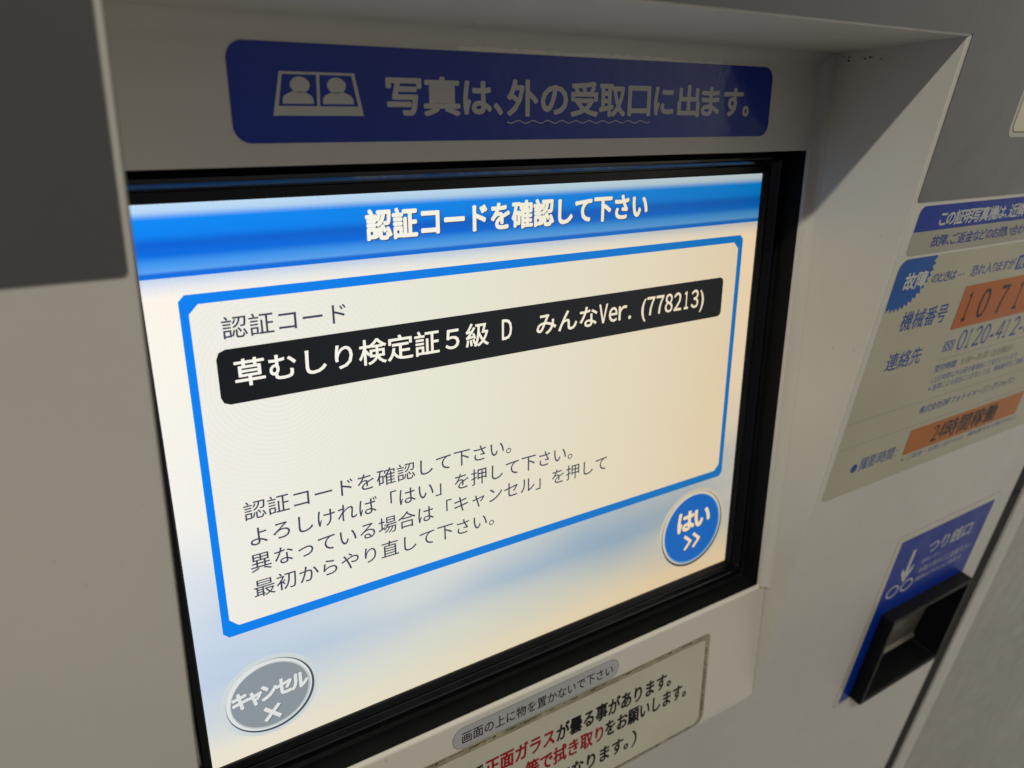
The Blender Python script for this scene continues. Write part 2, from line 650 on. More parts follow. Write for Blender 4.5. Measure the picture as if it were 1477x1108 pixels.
sweep([WALL(HA[0] - EDGE_R + EDGE_R * a, HA[2] - 0.6, -EDGE_R * b) for a, b in arc()],
      [WALL(HA[0] - EDGE_R + EDGE_R * a, HA[3], -EDGE_R * b) for a, b in arc()])
mesh('folded_edge', V, F, white_paint, wall, smooth=True)
V, F = [], []
sweep([WALL(HA[1] + 0.6 - 0.6 * a, HA[2] - 0.6, -0.6 * b) for a, b in arc()],
      [WALL(HA[1] + 0.6 - 0.6 * a, HA[3], -0.6 * b) for a, b in arc()])
mesh('folded_edge', V, F, white_paint, wall, smooth=True)
V, F = [], []
sweep([WALL(HA[0] - EDGE_R, HA[2] - 0.6 + 0.6 * a, -0.6 * b) for a, b in arc()],
      [WALL(HA[1] + 0.6, HA[2] - 0.6 + 0.6 * a, -0.6 * b) for a, b in arc()])
mesh('folded_edge', V, F, white_paint, wall, smooth=True)
# dark grey film over the upper wall, cut round the recess
# as three rectangles with one skin, butted end to end
V, F = [], []


def slab(poly, k0, k1, T=WALL):
    o, n = len(V), len(poly)
    V.extend([T(x, y, k1) for x, y in poly] + [T(x, y, k0) for x, y in poly])
    F.append(tuple(o + i for i in range(n - 1, -1, -1)))
    F.extend([(o + i, o + (i + 1) % n, o + n + (i + 1) % n, o + n + i) for i in range(n)])


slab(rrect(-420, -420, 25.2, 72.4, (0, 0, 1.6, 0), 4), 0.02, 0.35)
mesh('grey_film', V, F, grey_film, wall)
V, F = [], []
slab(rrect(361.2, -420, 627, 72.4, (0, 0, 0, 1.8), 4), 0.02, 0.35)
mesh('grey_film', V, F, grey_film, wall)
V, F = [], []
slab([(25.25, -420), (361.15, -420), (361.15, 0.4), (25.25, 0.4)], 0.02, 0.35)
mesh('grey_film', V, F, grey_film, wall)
# small marks on the paint
V, F = [], []
for q in range(46):
    left = q < 18
    cx, cy = (random.uniform(-60, 24), random.uniform(80, 330)) if left else (random.uniform(364, 620), random.uniform(246, 620))
    if not left and 470 < cx < 612 and 300 < cy < 475:
        continue
    r = random.choice([0.12, 0.16, 0.2, 0.3]) * (0.6 if left else 1.5)
    o = len(V)
    for i in range(6):
        a = math.pi * i / 3
        V.append(WALL(cx + r * random.uniform(.5, 1.3) * math.cos(a), cy + r * random.uniform(.5, 1.3) * math.sin(a), 0.03))
    F.append(tuple(range(o, o + 6)))
ws_ = mesh('paint_specks', V, F, surface('paint_mark', (112, 104, 90), 0.8), wall)
ws_['kind'] = 'stuff'
# seam with its gasket, and the outer panel beyond it
V, F = [], []
slab([(627, -420), (653, -420), (653, 1340), (627, 1340)], -9, -3)
V.extend([WALL(627, -420, 0), WALL(627, 1340, 0), WALL(627, 1340, -3), WALL(627, -420, -3)])
F.append((len(V) - 4, len(V) - 3, len(V) - 2, len(V) - 1))
mesh('seam_gasket', V, F, rubber, wall)
for v0, v1 in ((-420, 150), (152, 318), (320, 560), (562, 1340)):
    V, F = [], []
    slab([(630, v0), (650, v0), (650, v1), (630, v1)], -3, -1.6)
    mesh('gasket_strip', V, F, rubber, wall)
V, F = [], []
slab(rrect(653, -420, 677, 1340, 1.5, 3), -9, -0.6)
mesh('panel_rail', V, F, white_paint, wall)
V, F = [], []
slab(rrect(677.2, -420, 3200, 1340, 2, 3), -9, -2.0)
mesh('outer_panel', V, F, door_paint, wall)

# ------------------------------------------------------------------ recessed monitor housing
KF = 18.0                                 # faceplate stands this far in front of the display
RX = 358.7
LX = 27.5
house = thing('screen_housing', 'recessed off-white steel housing that frames the lit screen', 'housing', FACE(190, 352, KF))


def wv(x, v, k=0):
    return WALL(x, v, k)


# upper faceplate with its cove and the sloping top of the recess
V, F = [], []
prof = [(14.2, KF - 2.0), (14.2, KF)]
R = 7.0
prof += [(-32 + R, KF)]
for i in range(1, 7):
    a = math.radians(62 * i / 6)
    prof.append((-32 + R - R * math.sin(a), KF + R * (1 - math.cos(a))))
pa = [FACE(LX, y, k) for y, k in prof]
pb = [FACE(RX, y, k) for y, k in prof]
mesh_pa = pa + [WALL(LX, HA[2], -0.6)]
mesh_pb = pb + [WALL(RX, HA[2], -0.6)]
sweep(mesh_pa[:3], mesh_pb[:3])
mesh('upper_faceplate', V, F, white_paint, house)
V, F = [], []
sweep(mesh_pa[2:-1], mesh_pb[2:-1])
mesh('cove', V, F, white_paint, house, smooth=True)
V, F = [], []
sweep(mesh_pa[-2:], mesh_pb[-2:])
mesh('recess_ceiling', V, F, white_paint, house)

# lower faceplate with a rolled top lip
V, F = [], []
prof = [(269.2, KF - 6), (269.2, KF - 1.8)]
for i in range(9):
    a = math.radians(90 * i / 8)
    prof.append((269.2 + 1.7 * (1 - math.cos(a)), KF - 1.7 + 1.7 * math.sin(a)))
prof += [(271.2, KF), (272.0, KF), (348.0, KF), (349.0, KF)]
for i in range(1, 7):
    prof.append((349.0 + 2.6 * i / 6, KF - 0.02 * i))
pa = [FACE(LX, y, k) for y, k in prof]
pb = [FACE(RX - 0.4, y, k) for y, k in prof]
nq = len(pa)
V = pa + pb
F = [(i, i + 1, nq + i + 1, nq + i) for i in range(nq - 1)]
lf = mesh('lower_faceplate', V, F, white_lower, house, smooth=True)
for p in lf.data.polygons:
    if p.index >= 10 or p.index < 2:
        p.use_smooth = False
# returned bottom edge
V, F = [], []
ya, kb = 351.6, KF - 0.12
sweep([FACE(LX, ya, kb), FACE(LX, ya + 1.5, kb - 5)], [FACE(RX - 0.4, ya, kb), FACE(RX - 0.4, ya + 1.5, kb - 5)])
mesh('bottom_return', V, F, white_lower, house)
# narrow flange joining the two at the right of the glass
V, F = [], []
fl_ = [(353.6, KF - 3), (353.6, KF - 0.3)]
for i in range(9):
    a = math.radians(90 * i / 8)
    fl_.append((353.7 + 4.9 * math.sin(a), KF + 5.0 * (1 - math.cos(a))))
sweep([FACE(x, 270.4, k) for x, k in fl_], [FACE(x, -31, k) for x, k in fl_])
mesh('side_flange', V, F, white_paint, house, smooth=True)
# side walls of the recess (a wedge: deep at the top, closing at the bottom)
for X in (RX, LX):
    V, F = [], []
    V = [WALL(X, HA[2] - 0.5, -0.3), WALL(X, HA[3] + 3, -0.3), FACE(X, 360, KF - 26), FACE(X, -46, KF - 26), FACE(X, -46, KF + 20)]
    F = [(0, 1, 2, 3, 4)]
    V[4] = FACE(X, -46, KF + 20)
    V = [WALL(X, HA[2] - 0.5, -0.3), WALL(X, HA[3] + 3, -0.3), WALL(X, HA[3] + 3, -40), WALL(X, HA[2] - 0.5, -100)]
    F = [(0, 1, 2, 3)]
    w = mesh('side_wall', V, F, white_paint, house)
    if X == RX:
        o_w = w
# specks of rust and dust in the top corner of the right side wall
V, F = [], []


def blob(cx, cd, r, X=RX - 0.05, squash=1.0):
    o = len(V)
    n = 8
    for i in range(n):
        a = 2 * math.pi * i / n
        rr = r * random.uniform(0.6, 1.2)
        V.append(Vector(((X) / 1000, (cd + rr * squash * math.cos(a)) / 1000, Z0 - (cx + rr * math.sin(a)) / 1000)))
    V.append(Vector(((X - 0.15) / 1000, cd / 1000, Z0 - cx / 1000)))
    for i in range(n):
        F.append((o + i, o + (i + 1) % n, o + n))


for q in range(13):
    d = random.uniform(30, 62)
    blob(5.5 + d * 0.19 + random.uniform(-0.3, 2.2), d, random.choice([0.15, 0.2, 0.25, 0.45]), squash=1.8)
for q in range(10):
    d = random.uniform(58, 66)
    blob(16 + random.uniform(0, 14), d, random.uniform(0.15, 0.4))
for q in range(9):
    blob(random.uniform(20, 200), random.uniform(4, 30), random.uniform(0.1, 0.22))
sp = mesh('dirt_specks', V, F, rust, house)
sp['kind'] = 'stuff'
V, F = [], []
# yellowed glue at the lip's corner
vv = [FACE(353.0, 268.9, KF + 0.05), FACE(358.0, 268.6, KF + 0.05), FACE(358.2, 270.8, KF + 0.6), FACE(353.4, 270.9, KF + 0.35)]
mesh('glue_bead', vv, [(3, 2, 1, 0)], surface('yellowed_glue', (188, 168, 104), 0.4, 0.1, 500, 0.2, 200), house)

# ------------------------------------------------------------------ touch screen
SX0, SY0, SX1, SY1 = 36.8, 25.75, 340.8, 256.0
scr = thing('touch_screen', 'lit touch screen in a black bezel showing a code check page in Japanese', 'screen', FACE(190, 256, 0))


def frame_loft(name, prof, mat):
    """prof: (margin left, top, right, bottom, k) loops round the display"""
    V, F = [], []
    for (ml, mt, mr_, mb, k) in prof:
        V += [FACE(SX0 - ml, SY0 - mt, k), FACE(SX1 + mr_, SY0 - mt, k), FACE(SX1 + mr_, SY1 + mb, k), FACE(SX0 - ml, SY1 + mb, k)]
    for i in range(len(prof) - 1):
        for j in range(4):
            a, b = 4 * i + j, 4 * i + (j + 1) % 4
            F.append((a, b, b + 4, a + 4))
    return mesh(name, V, F, mat, scr)


frame_loft('inner_bezel', [(-0.2, -0.2, -0.2, -0.2, -0.5), (-0.2, -0.2, -0.2, -0.2, 1.0), (0.4, 0.5, 0.5, 0.5, 1.5), (3.0, 3.6, 3.6, 3.6, 1.9), (3.3, 3.9, 3.9, 3.9, 1.2)], black_gloss)
frame_loft('bezel', [(3.3, 3.9, 3.9, 3.9, 1.2), (3.4, 4.0, 4.0, 4.0, 2.2), (3.8, 4.4, 4.4, 4.4, 2.5), (5.6, 6.3, 6.6, 5.6, 5.0), (6.2, 6.9, 7.4, 6.2, 5.5), (7.4, 8.0, 8.6, 6.9, 5.5), (7.9, 8.6, 8.9, 7.3, 4.6)], bezel_gloss)
frame_loft('outer_bezel', [(7.9, 8.6, 8.9, 7.3, 4.6), (8.4, 10.0, 11.4, 10.9, 3.6), (8.9, 10.9, 12.3, 12.5, 5.0), (9.1, 11.2, 12.6, 12.9, KF - 2.2)], black_matt)
# dust lying on the black frame
V, F = [], []
for q in range(130):
    side = random.random()
    if side < 0.6:
        x, y = random.uniform(40, 350), random.choice([random.uniform(258, 262), random.uniform(263, 267)])
    elif side < 0.85:
        x, y = random.uniform(342, 352), random.uniform(30, 265)
    else:
        x, y = random.uniform(40, 340), random.uniform(15, 22)
    k = 5.7
    r = random.choice([0.05, 0.07, 0.1, 0.14])
    o = len(V)
    for i in range(5):
        a = 2 * math.pi * i / 5
        V.append(FACE(x + r * random.uniform(.6, 1.6) * math.cos(a), y + r * math.sin(a), k))
    F.append(tuple(range(o, o + 5)))
du = mesh('dust', V, F, surface('grey_dust', (96, 94, 90), 0.9), scr)
du['kind'] = 'stuff'
plate('display', [(SX0, SY0), (SX1, SY0), (SX1, SY1), (SX0, SY1)], FACE, -2, 0.0, scr_bg, scr)
plate('header_bar', [(SX0 + .05, SY0 + .05), (SX1 - .05, SY0 + .05), (SX1 - .05, 50.6), (SX0 + .05, 50.6)], FACE, 0.02, 0.08, scr_head, scr)
it = fit('認証コードを確認して下さい', 118.8, 261.3, 32.3, 43.6)
letters('title_shadow', [(c, x + 0.45, y + 0.4, a, b) for c, x, y, a, b in it], FACE, 0.10, scr_text_shadow, scr, bold=0.42)
letters('title_lettering', it, FACE, 0.20, scr_white, scr, bold=0.42)
fo = rrect(48.2, 57.0, 330.4, 196.0, 2.2, 2)
fi = rrect(51.2, 60.6, 327.3, 191.7, 3.4, 2)
fo = [q for i, q in enumerate(fo) if i % 3 != 1]       # low-resolution corners: plain chamfers
fi = [q for i, q in enumerate(fi) if i % 3 != 1]
ringplate('dialog_frame', fo, fi, FACE, 0.02, 0.12, scr_blue, scr)
plate('dialog_panel', fi, FACE, 0.02, 0.06, scr_paper, scr)
letters('code_heading', fit('認証コード', 61.6, 108.3, 66.3, 74.5), FACE, 0.10, scr_ink, scr, bold=0.05)
bar = plate('code_bar', rrect(58.4, 78.2, 318.1, 99.2, (3.4, 2.4, 2.4, 3.2), 2), FACE, 0.06, 0.12, scr_black, scr)
letters('code_lettering', fit('草むしり検定証５級 D　みんなVer.(778213)', 64.3, 304.3, 82.6, 94.9), FACE, 0.18, scr_white, bar, bold=0.17)
for s, x0, x1, yc, h in (('認証コードを確認して下さい。', 61.6, 184.5, 143.5, 7.9), ('よろしければ「はい」を押して下さい。', 62.8, 220.6, 155.0, 8.2),
                         ('異なっている場合は「キャンセル」を押して', 61.8, 243.0, 166.4, 8.2), ('最初からやり直して下さい。', 62.0, 174.8, 178.2, 7.9)):
    letters('message_line', fit(s, x0, x1, yc - h / 2, yc + h / 2), FACE, 0.10, scr_ink, scr, bold=0.03)

# cancel button
cx_, cy_ = 63.6, 229.7
can = plate('cancel_button', circle(cx_ + .2, cy_ + .1, 20.8, 19.3), FACE, 0.01, 0.04, scr_halo, scr, label='round grey cancel button drawn at the lower left of the screen')
ringplate('button_outline', circle(cx_ + .35, cy_ + .35, 18.7, 17.4), circle(cx_ - .1, cy_ - .1, 17.8, 16.4), FACE, 0.04, 0.08, scr_shade, can)
ringplate('button_ring', circle(cx_ - .1, cy_ - .15, 18.1, 16.8), circle(cx_ + .35, cy_ + .3, 16.9, 15.6), FACE, 0.04, 0.12, scr_ring, can)
ringplate('button_edge', circle(cx_ + .35, cy_ + .3, 17.0, 15.7), circle(cx_ + .1, cy_ + .1, 16.4, 15.1), FACE, 0.04, 0.14, scr_edge, can)
plate('button_face', circle(cx_ + .1, cy_ + .1, 16.5, 15.2), FACE, 0.04, 0.10, scr_grey, can)
it = fit('キャンセル', 48.2, 79.6, 223.9, 232.0, 'prop', 0.03)
letters('button_shadow', [(c, x + .3, y + .3, a, b) for c, x, y, a, b in it], FACE, 0.12, scr_shade, can, bold=0.3)
letters('button_lettering', it, FACE, 0.20, scr_ring, can, bold=0.42)


def strokes(name, segs, w, T, k, mat, parent):
    V, F, U = [], [], []
    for (x0, y0, x1, y1) in segs:
        d = Vector((x1 - x0, y1 - y0)).normalized() * (w / 2)
        nx, ny = -d.y, d.x
        o = len(V)
        for (px, py) in ((x0 + nx, y0 + ny), (x1 + nx, y1 + ny), (x1 - nx, y1 - ny), (x0 - nx, y0 - ny)):
            V.append(T(px, py, k))
            U.append(uvof((px, py)))
        F.append((o, o + 1, o + 2, o + 3))
        k += 0.01
    return mesh(name, V, F, mat, parent, U)


for nm, dx, k, m_ in (('cross_shadow', .35, 0.12, scr_shade), ('cross_mark', 0, 0.20, scr_ring)):
    strokes(nm, [(60.4 + dx, 235.6 + dx, 67.0 + dx, 242.0 + dx), (66.8 + dx, 235.4 + dx, 60.4 + dx, 242.0 + dx)], 1.7, FACE, k, m_, can)

# yes button
cx_, cy_ = 309.7, 224.6
yes = plate('yes_button', circle(cx_, cy_ - .5, 26.0, 24.6), FACE, 0.01, 0.04, scr_halo, scr, label='round blue button reading yes at the lower right of the screen')
ringplate('button_outline', circle(cx_ + .3, cy_ + .5, 23.9, 23.7), circle(cx_, cy_ - .2, 22.9, 22.7), FACE, 0.04, 0.08, scr_shade, yes)
ringplate('button_ring', circle(cx_, cy_ - .3, 23.1, 22.9), circle(cx_ + .3, cy_ + .4, 21.8, 21.6), FACE, 0.06, 0.12, scr_ring, yes)
ringplate('button_edge', circle(cx_ + .3, cy_ + .3, 22.0, 21.8), circle(cx_, cy_ - .1, 21.2, 21.0), FACE, 0.08, 0.16, scr_yes_edge, yes)
plate('button_face', circle(cx_, cy_ - .1, 21.3, 21.1), FACE, 0.04, 0.13, scr_yes, yes)
it = fit('はい', 298.2, 323.2, 212.9, 224.6, 'prop', 0.06)
letters('button_shadow', [(c, x + .6, y + .5, a, b) for c, x, y, a, b in it], FACE, 0.18, scr_text_shadow, yes, bold=0.5)
letters('button_lettering', it, FACE, 0.24, scr_white, yes, bold=0.62)
for nm, dx, k, m_ in (('chevron_shadow', .6, 0.18, scr_text_shadow), ('chevron', 0, 0.24, scr_white)):
    strokes(nm, [(303.9 + dx, 228.3 + dx, 309.5 + dx, 233.0 + dx), (309.5 + dx, 232.2 + dx, 304.6 + dx, 237.4 + dx),
                 (310.9 + dx, 228.3 + dx, 316.3 + dx, 233.0 + dx), (316.3 + dx, 232.2 + dx, 311.4 + dx, 237.4 + dx)], 1.9, FACE, k, m_, yes)

# ------------------------------------------------------------------ blue guidance sticker above the screen
st = thing('guidance_sticker', 'long dark blue sticker above the screen with white lettering and two portrait icons', 'sticker', FACE(194, 7, KF))
plate('sticker_film', rrect(68.4, -23.7, 319.7, 7.0, 5.6, 8), FACE, KF + .02, KF + .18, sticker_blue, st)
ks = KF + 0.20
spans = list(zip('写真は、外の受取口に出ます。',
                 [(121.7, 134.6), (136.1, 150.3), (152.3, 163.8), (165.4, 168.6), (171.3, 185.0), (186.9, 199.3), (201.4, 214.7), (216.0, 229.2),
                  (231.3, 243.2), (246.0, 256.6), (259.7, 272.3), (274.2, 284.9), (288.2, 300.3), (301.2, 305.4)]))
items = []
for ch, (a, b) in spans:
    g = glyph(ch)[2]
    sx = (b - a) / (g[1] - g[0]) if ch not in '、。' else 11.5
    sy = 13.6
    if ch == '口':
        sy = 14.2
    if ch in '、。':
        sy = 13.0
    items.append((ch, a - g[0] * sx, -3.0, sx, sy))
letters('sticker_lettering', items, FACE, ks, sticker_white, st, bold=0.44)
# wavy underline
V, F = [], []
nn = 140
for i in range(nn + 1):
    x = 171.0 + 72.6 * i / nn
    y = 0.45 + 0.48 * math.sin(2 * math.pi * i / nn * 10.5)
    V += [FACE(x, y - 0.17, ks), FACE(x, y + 0.17, ks)]
for i in range(nn):
    F.append((2 * i, 2 * i + 1, 2 * i + 3, 2 * i + 2))
mesh('wavy_underline', V, F, sticker_white, st)
# the two portraits: a sheet with two windows, each with a head and shoulders
pic = plate('portrait_icon', [(84.5, -15.0), (110.0, -15.0), (112.7, -1.5), (81.5, -1.5)], FACE, KF + .18, KF + .22, sticker_white, st)
for w_, hx, (bl, br) in (([(85.4, -14.2), (96.7, -14.2), (96.4, -4.5), (83.5, -4.5)], 91.0, (84.9, 95.3)),
                         ([(97.8, -14.2), (108.9, -14.2), (110.8, -4.5), (97.4, -4.5)], 103.5, (98.4, 109.3))):
    plate('icon_window', w_, FACE, KF + .22, KF + .24, sticker_blue, pic)
    plate('icon_head', circle(hx, -11.0, 3.3, 2.5, 32), FACE, KF + .24, KF + .26, sticker_white, pic)
    m_ = (bl + br) / 2
    plate('icon_shoulders', [(bl, -5.2), (bl + .2, -7.0), (bl + .9, -7.9), (m_ - 1.9, -9.0), (m_ + 1.9, -9.0), (br - .9, -7.9), (br - .2, -7.0), (br, -5.2)],
          FACE, KF + .24, KF + .26, sticker_white, pic)

# glue residue along the top of the sticker, its gloss highlight painted pale
V, F = [], []
n_ = 90
for i in range(n_ + 1):
    x = 150 + 135 * i / n_
    h = random.uniform(0.9, 1.9) if i < 70 else random.uniform(0.1, 1.0)
    V += [FACE(x, -24.0, KF + .05), FACE(x, -24.0 - h, KF + .05)]
for i in range(n_):
    F.append((2 * i, 2 * i + 1, 2 * i + 3, 2 * i + 2))
mesh('glue_residue', V, F, surface('glue_film_highlight', (232, 228, 214), 0.12, 0.3, 400, 0.1, 200), st)

# ------------------------------------------------------------------ stickers under the screen
kl = KF
ov = thing('oval_label', 'narrow grey oval label just below the screen edge with small black lettering', 'label', FACE(190, 286, KF))
plate('label_rim', rrect(139.8, 273.4, 242.3, 286.0, 6.2, 8), FACE, kl + .02, kl + .10, print_faint, ov)
plate('label_film', rrect(140.1, 273.7, 242.0, 285.7, 6.0, 8), FACE, kl + .10, kl + .16, oval_film, ov)
letters('label_lettering', fit('画面の上に物を置かないで下さい', 145.0, 238.0, 276.5, 283.0), FACE, kl + .18, print_black, ov, bold=0.07)

nt = thing('notice_sticker', 'large notice sticker in grimy clear tape at the bottom with red and black lettering', 'sticker', FACE(200, 352, KF))
tp_o = rrect(60, 286.2, 313.2, 351.4, (2, 3.5, 6.5, 2), 6)
plate('clear_tape', tp_o, FACE, kl + .02, kl + .09, notice_tape, nt)
plate('notice_film', rrect(64, 290.0, 309.2, 349.0, (2, 2, 5.5, 2), 6), FACE, kl + .09, kl + .22, notice_film, nt)
# grime caught along the tape's edge
V, F = [], []


def grime_run(x0, y0, x1, y1, w, n, gaps=0.35):
    for i in range(n):
        if random.random() < gaps:
            continue
        t0, t1 = i / n, (i + random.uniform(.8, 1.3)) / n
        ww = w * random.uniform(.2, 1)
        dx, dy = (0, ww) if abs(x1 - x0) > abs(y1 - y0) else (ww, 0)
        o = len(V)
        V.extend([FACE(x0 + (x1 - x0) * t0, y0 + (y1 - y0) * t0, kl + .12 + .004 * (i % 3)), FACE(x0 + (x1 - x0) * t1, y0 + (y1 - y0) * t1, kl + .12 + .004 * (i % 3)),
                  FACE(x0 + (x1 - x0) * t1 + dx, y0 + (y1 - y0) * t1 + dy * random.uniform(.3, 1), kl + .12 + .004 * (i % 3)),
                  FACE(x0 + (x1 - x0) * t0 + dx * random.uniform(.3, 1), y0 + (y1 - y0) * t0 + dy, kl + .12 + .004 * (i % 3))])
        F.append((o, o + 1, o + 2, o + 3))


grime_run(66, 287.0, 306, 287.0, 1.5, 90, .45)
grime_run(310.2, 292, 310.2, 346, 1.6, 60, .15)
grime_run(220, 349.5, 302, 349.5, 1.2, 50, .35)
g_ = mesh('grime', V, F, grime, nt)
g_['kind'] = 'stuff'
ky = kl + .24
letters('red_lettering', fit('正面ガラス', 157.8, 199.8, 300.0, 310.3), FACE, ky, print_red, nt, bold=0.34)
letters('black_lettering', fit('で', 149.6, 156.4, 301.0, 309.3), FACE, ky, print_black, nt, bold=0.34)
letters('black_lettering', fit('が曇る事があります。', 201.4, 282.6, 299.6, 310.4), FACE, ky, print_black, nt, bold=0.34)
letters('red_lettering', fit('等で拭き取り', 181.8, 233.0, 313.8, 324.4), FACE, ky, print_red, nt, bold=0.34)
letters('black_lettering', fit('をお願いします。', 234.8, 296.0, 313.6, 323.8), FACE, ky, print_black, nt, bold=0.34)
letters('black_lettering', fit('になります。', 203.0, 252.0, 330.0, 339.8), FACE, ky, print_black, nt, bold=0.34)
letters('black_lettering', fit('）', 254.9, 258.4, 329.4, 341.2), FACE, ky, print_black, nt, bold=0.2)

# ------------------------------------------------------------------ labels on the wall, right of the screen
KW = 0.02
l1 = thing('guide_label', 'upper label right of the screen with white lettering on a blue band', 'label', WALL(500, 99))
plate('label_film', rrect(366.3, 74.4, 640 - 20, 99.2, (4, 4, 3.5, 3.5), 6), WALL, KW, .14, label_grey, l1)
plate('blue_band', rrect(366.5, 74.6, 619.8, 87.2, (3.8, 3.8, 0, 0), 6), WALL, .14, .17, print_deep, l1)
letters('label_lettering', fit('この証明写真機は、近隣の', 385.9, 475.0, 78.0, 85.4, 'prop', .05), WALL, .19, print_light, l1, bold=0.22)
letters('label_lettering', fit('故障、ご返金などのお問い合わせは', 385.3, 489.0, 90.0, 96.0, 'prop', .06), WALL, .16, print_deep, l1, bold=0.08)

l2 = thing('repair_label', 'large pale label right of the screen with a blue starburst and contact lettering', 'label', WALL(480, 244))
plate('label_film', rrect(364.2, 100.6, 618, 243.8, (6, 5, 4, 4), 6), WALL, KW, .14, label_base, l2)
# starburst: the label's rounded corner on one side, teeth on the other
cxb, cyb, rb = 372.0, 105.5, 22.5
pts = [(364.4, 121.5), (364.4, 106.8)]
for i in range(7):
    a = math.radians(180 + 90 * i / 6)
    pts.append((370.4 + 6 * math.cos(a), 106.8 + 6 * math.sin(a)))
pts.append((395.0, 100.8))
nt_ = 15
a0, a1 = math.radians(-9), math.radians(110)
for i in range(nt_ * 2):
    a = a0 + (a1 - a0) * i / (nt_ * 2 - 1)
    rr = (25.0 if i % 2 == 0 else 22.4)
    px, py = cxb + rr * math.cos(a) * 0.99, cyb + rr * math.sin(a) * 0.95
    pts.append((max(px, 364.4), max(py, 100.9)))
plate('starburst', pts, WALL, .14, .17, print_burst, l2)
kk = .20
letters('label_lettering', fit('故障', 373.4, 392.6, 108.5, 117.4), WALL, kk, print_light, l2, bold=0.30)
letters('label_lettering', fit('のときは', 398.0, 420.6, 110.9, 116.3, 'prop', .05), WALL, .16, print_blue, l2, bold=0.10)
letters('label_lettering', [('…', 422.0, 114.6, 7, 7)], WALL, .16, print_blue, l2, bold=0.1)
letters('label_lettering', fit('恐れ入りますが', 435.2, 481.2, 110.2, 116.7, 'prop', .08), WALL, .16, print_blue, l2, bold=0.04)
plate('blue_box', rrect(483.2, 109.0, 520, 117.6, .4, 2), WALL, .14, .17, print_blue, l2)
letters('label_lettering', fit('機械', 484.6, 500.4, 109.9, 116.8), WALL, .20, print_light, l2, bold=0.05)
letters('label_lettering', fit('機械番号', 383.0, 425.6, 130.3, 141.4), WALL, .16, print_blue, l2, bold=0.12)
letters('label_lettering', fit('連絡先', 382.4, 415.0, 154.0, 164.6), WALL, .16, print_blue, l2, bold=0.10)
# telephone mark and number
ringplate('phone_mark', rrect(436.0, 155.2, 446.6, 161.6, .3, 2), rrect(436.8, 155.9, 445.8, 160.9, .3, 2), WALL, .14, .16, print_blue, l2)
for px in (439.2, 443.4):
    ringplate('phone_mark', circle(px, 158.4, 1.9, 2.1, 20), circle(px, 158.4, 1.0, 1.2, 20), WALL, .14, .165, print_blue, l2)
tel = []
for ch, x in zip('0120-412-0', (450.6, 460.2, 467.4, 476.6, 486.4, 492.6, 502.6, 510.6, 520.4, 527.0)):
    g = glyph(ch)[2]
    w_ = {'1': 3.2, '-': 4.2}.get(ch, 7.4)
    sx = w_ / (g[1] - g[0])
    tel.append((ch, x - g[0] * sx, 163.2, sx, 17.2))
letters('phone_number', tel, WALL, .16, print_blue, l2, bold=0.04)
strokes('rule_line', [(434, 166.6, 612, 166.6)], .25, WALL, .155, print_faint, l2)
letters('label_lettering', fit('受付時間', 435.4, 457.6, 169.8, 174.6), WALL, .16, print_blue, l2, bold=0.05)
letters('label_lettering', fit('9:00～18:00（土日祝日）', 463.4, 521.6, 169.8, 174.8), WALL, .16, print_faint, l2, bold=0.02)
letters('label_lettering', fit('（上記時間以外は留守番電話にて受付けています', 436.6, 533.6, 177.4, 181.6), WALL, .16, print_blue, l2)
letters('label_lettering', fit('※故障による返金につきましては、機械番号をご連絡', 436.6, 545.4, 183.0, 187.4), WALL, .16, print_blue, l2)
strokes('rule_line', [(365, 193.0, 612, 193.0)], .22, WALL, .155, print_faint, l2)
letters('label_lettering', fit('株式会社DNPフォトイメージングジャパン', 436.2, 546.2, 196.8, 202.2), WALL, .16, print_blue, l2, bold=0.04)
strokes('rule_line', [(365, 209.6, 612, 209.6)], .22, WALL, .155, print_faint, l2)
plate('bullet_dot', circle(386.2, 226.4, 2.9, 2.9, 24), WALL, .14, .17, print_blue, l2)
letters('label_lettering', fit('撮影時間:', 391.2, 427.6, 220.8, 229.6), WALL, .16, print_blue, l2, bold=0.03)
letters('label_lettering', fit('※ご返金・お問い合わせは、機械番号をお確かめの上', 436.0, 574.0, 231.8, 235.6), WALL, .16, print_blue, l2)

t1 = thing('number_tape', 'orange tape with the machine number in tall black digits on the pale label', 'tape', WALL(490, 148))
plate('tape_strip', rrect(436.2, 122.2, 556, 147.8, .4, 2), WALL, .22, .36, tape_orange, t1)
dig = []
for ch, x0, x1 in (('1', 443.4, 447.4), ('0', 457.4, 467.2), ('7', 478.0, 486.4), ('1', 499.0, 503.0), ('1', 519.0, 523.0)):
    g = glyph(ch)[2]
    sx = (x1 - x0) / (g[1] - g[0])
    dig.append((ch, x0 - g[0] * sx, 143.8, sx, 23.6))
letters('tape_digits', dig, WALL, .38, print_black, t1, bold=0.16)
t2 = thing('hours_tape', 'narrow orange tape reading twenty four hours near the bottom of the pale label', 'tape', WALL(500, 230))
plate('tape_strip', rrect(435.4, 212.8, 568.5, 230.2, .4, 2), WALL, .22, .36, tape_orange_b, t2)
letters('tape_lettering', fit('24', 462.6, 475.6, 215.6, 227.4), WALL, .38, print_black, t2, bold=0.2)
letters('tape_lettering', fit('時間稼働', 476.6, 537.6, 214.8, 228.0), WALL, .38, print_black, t2, bold=0.3)

cr = thing('cream_label', 'cream label with a rounded corner on the dark grey film at the right edge', 'label', WALL(500, 43))
plate('label_border', rrect(419.5, -40, 560, 43.4, 4.5, 6), WALL, .36, .44, surface('pale_border_film', (176, 174, 160), .3), cr)
plate('label_film', rrect(422.6, -37, 557, 40.6, 3.2, 6), WALL, .44, .52, cream_film, cr)
ringplate('label_line', rrect(421.9, -37.7, 557.7, 41.3, 3.8, 6), rrect(422.6, -37, 557, 40.6, 3.2, 6), WALL, .44, .50, surface('dark_border_line', (104, 96, 84), .4), cr)

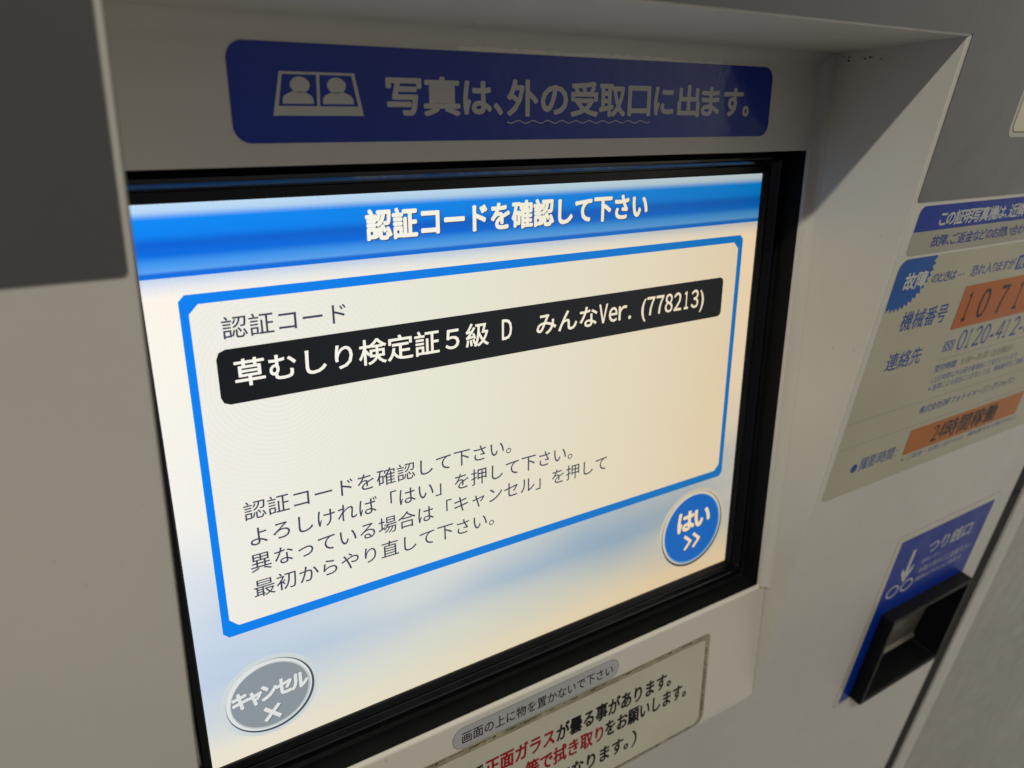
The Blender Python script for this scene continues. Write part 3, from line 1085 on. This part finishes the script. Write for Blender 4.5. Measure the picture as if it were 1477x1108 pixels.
# ------------------------------------------------------------------ coin return
ct = thing('coin_return_label', 'blue label with an arrow and two coins above the black coin return', 'label', WALL(540, 312))
def cshape(x0, y0, x1, y1, r):
    o = rrect(x0, y0, x1, y1, r, 5)
    nq = len(o) // 4
    # outline with a slot up from the bottom edge, so the hole behind the tray stays open
    return o[:3 * nq] + [(596.5, y1), (596.5, 385.6), (497.5, 385.6), (497.5, y1)] + o[3 * nq:]


plate('clear_film', cshape(475.2, 306.6, 606.8, 470.6, 4), WALL, KW, .08, surface('clear_margin_film', (196, 190, 172), .2, .03), ct)
plate('film_edge', cshape(474.8, 306.2, 607.2, 471.0, 4.3), WALL, .01, .05, print_faint, ct)
plate('blue_film', cshape(480.8, 312.2, 601.6, 468.0, 1), WALL, .08, .16, print_deep, ct)
letters('label_lettering', fit('つり銭口', 524.5, 581.0, 325.6, 338.4), WALL, .18, print_light, ct, bold=0.16)
letters('label_lettering', fit('返却レバー', 521.5, 545.0, 341.4, 345.6), WALL, .18, print_light, ct)
letters('label_lettering', fit('お取り忘れにご注意下さい', 523.0, 594.0, 349.6, 355.4), WALL, .18, print_light, ct)
letters('label_lettering', fit('硬貨は下の口に出ます', 523.0, 585.0, 358.6, 363.0), WALL, .18, print_light, ct)
plate('arrow_mark', [(502.2, 326.5), (506.0, 326.5), (506.0, 346.5), (511.6, 341.5), (511.6, 346.0), (504.4, 356.5), (497.4, 346.0), (497.4, 341.5), (502.2, 346.5)],
      WALL, .16, .18, print_light, ct)
for px in (495.0, 512.6):
    ringplate('coin_mark', circle(px, 361.5, 7.6, 5.6, 32), circle(px, 361.5, 6.0, 4.2, 32), WALL, .16, .19, print_light, ct)

tr = thing('coin_return_tray', 'black square coin return tray with an open mouth and a metal flap', 'tray', WALL(546, 467, 0))
O4 = lambda d, k: [WALL(x, y, k) for x, y in rrect(493 + d, 381.4 + d, 600 - d, 466.8 - d, max(.2, 2.0 - d), 4)]


def loft(name, loops, mat, parent, smooth=False):
    V, F = [], []
    n = len(loops[0])
    for l in loops:
        V.extend(l)
    for i in range(len(loops) - 1):
        for j in range(n):
            a, b = i * n + j, i * n + (j + 1) % n
            F.append((a, b, b + n, a + n))
    return mesh(name, V, F, mat, parent, smooth=smooth)


def rl(x0, y0, x1, y1, r, k):
    return [WALL(x, y, k) for x, y in rrect(x0, y0, x1, y1, r, 4)]


loft('outer_shell', [rl(493, 381.4, 600, 466.8, 1.5, .17), rl(493, 381.4, 600, 466.8, 1.5, 9.2), rl(493.8, 382.2, 599.2, 466, 1.2, 10)], tray_black, tr)
loft('front_rim', [rl(493.8, 382.2, 599.2, 466, 1.2, 10), rl(496.6, 384.6, 595.4, 463.4, 1.5, 10), rl(497.6, 385.6, 594.6, 462.6, 1.2, 9.0)], tray_black, tr)
loft('inner_lining', [rl(497.6, 385.6, 594.6, 462.6, 1.2, 9.0), rl(498.2, 386.2, 594.0, 462.0, 1.0, -12)], tray_black, tr)
mesh('back_wall', [WALL(498, 386, -11.9), WALL(594.2, 386, -11.9), WALL(594.2, 462.2, -11.9), WALL(498, 462.2, -11.9)], [(3, 2, 1, 0)], tray_black, tr)
fl = mesh('metal_flap', [WALL(502, 388, -7), WALL(590, 388, -7), WALL(590, 452, -11), WALL(502, 452, -11), WALL(590, 455, -9), WALL(502, 455, -9)],
          [(3, 2, 1, 0), (5, 4, 2, 3)], flap_metal, tr)
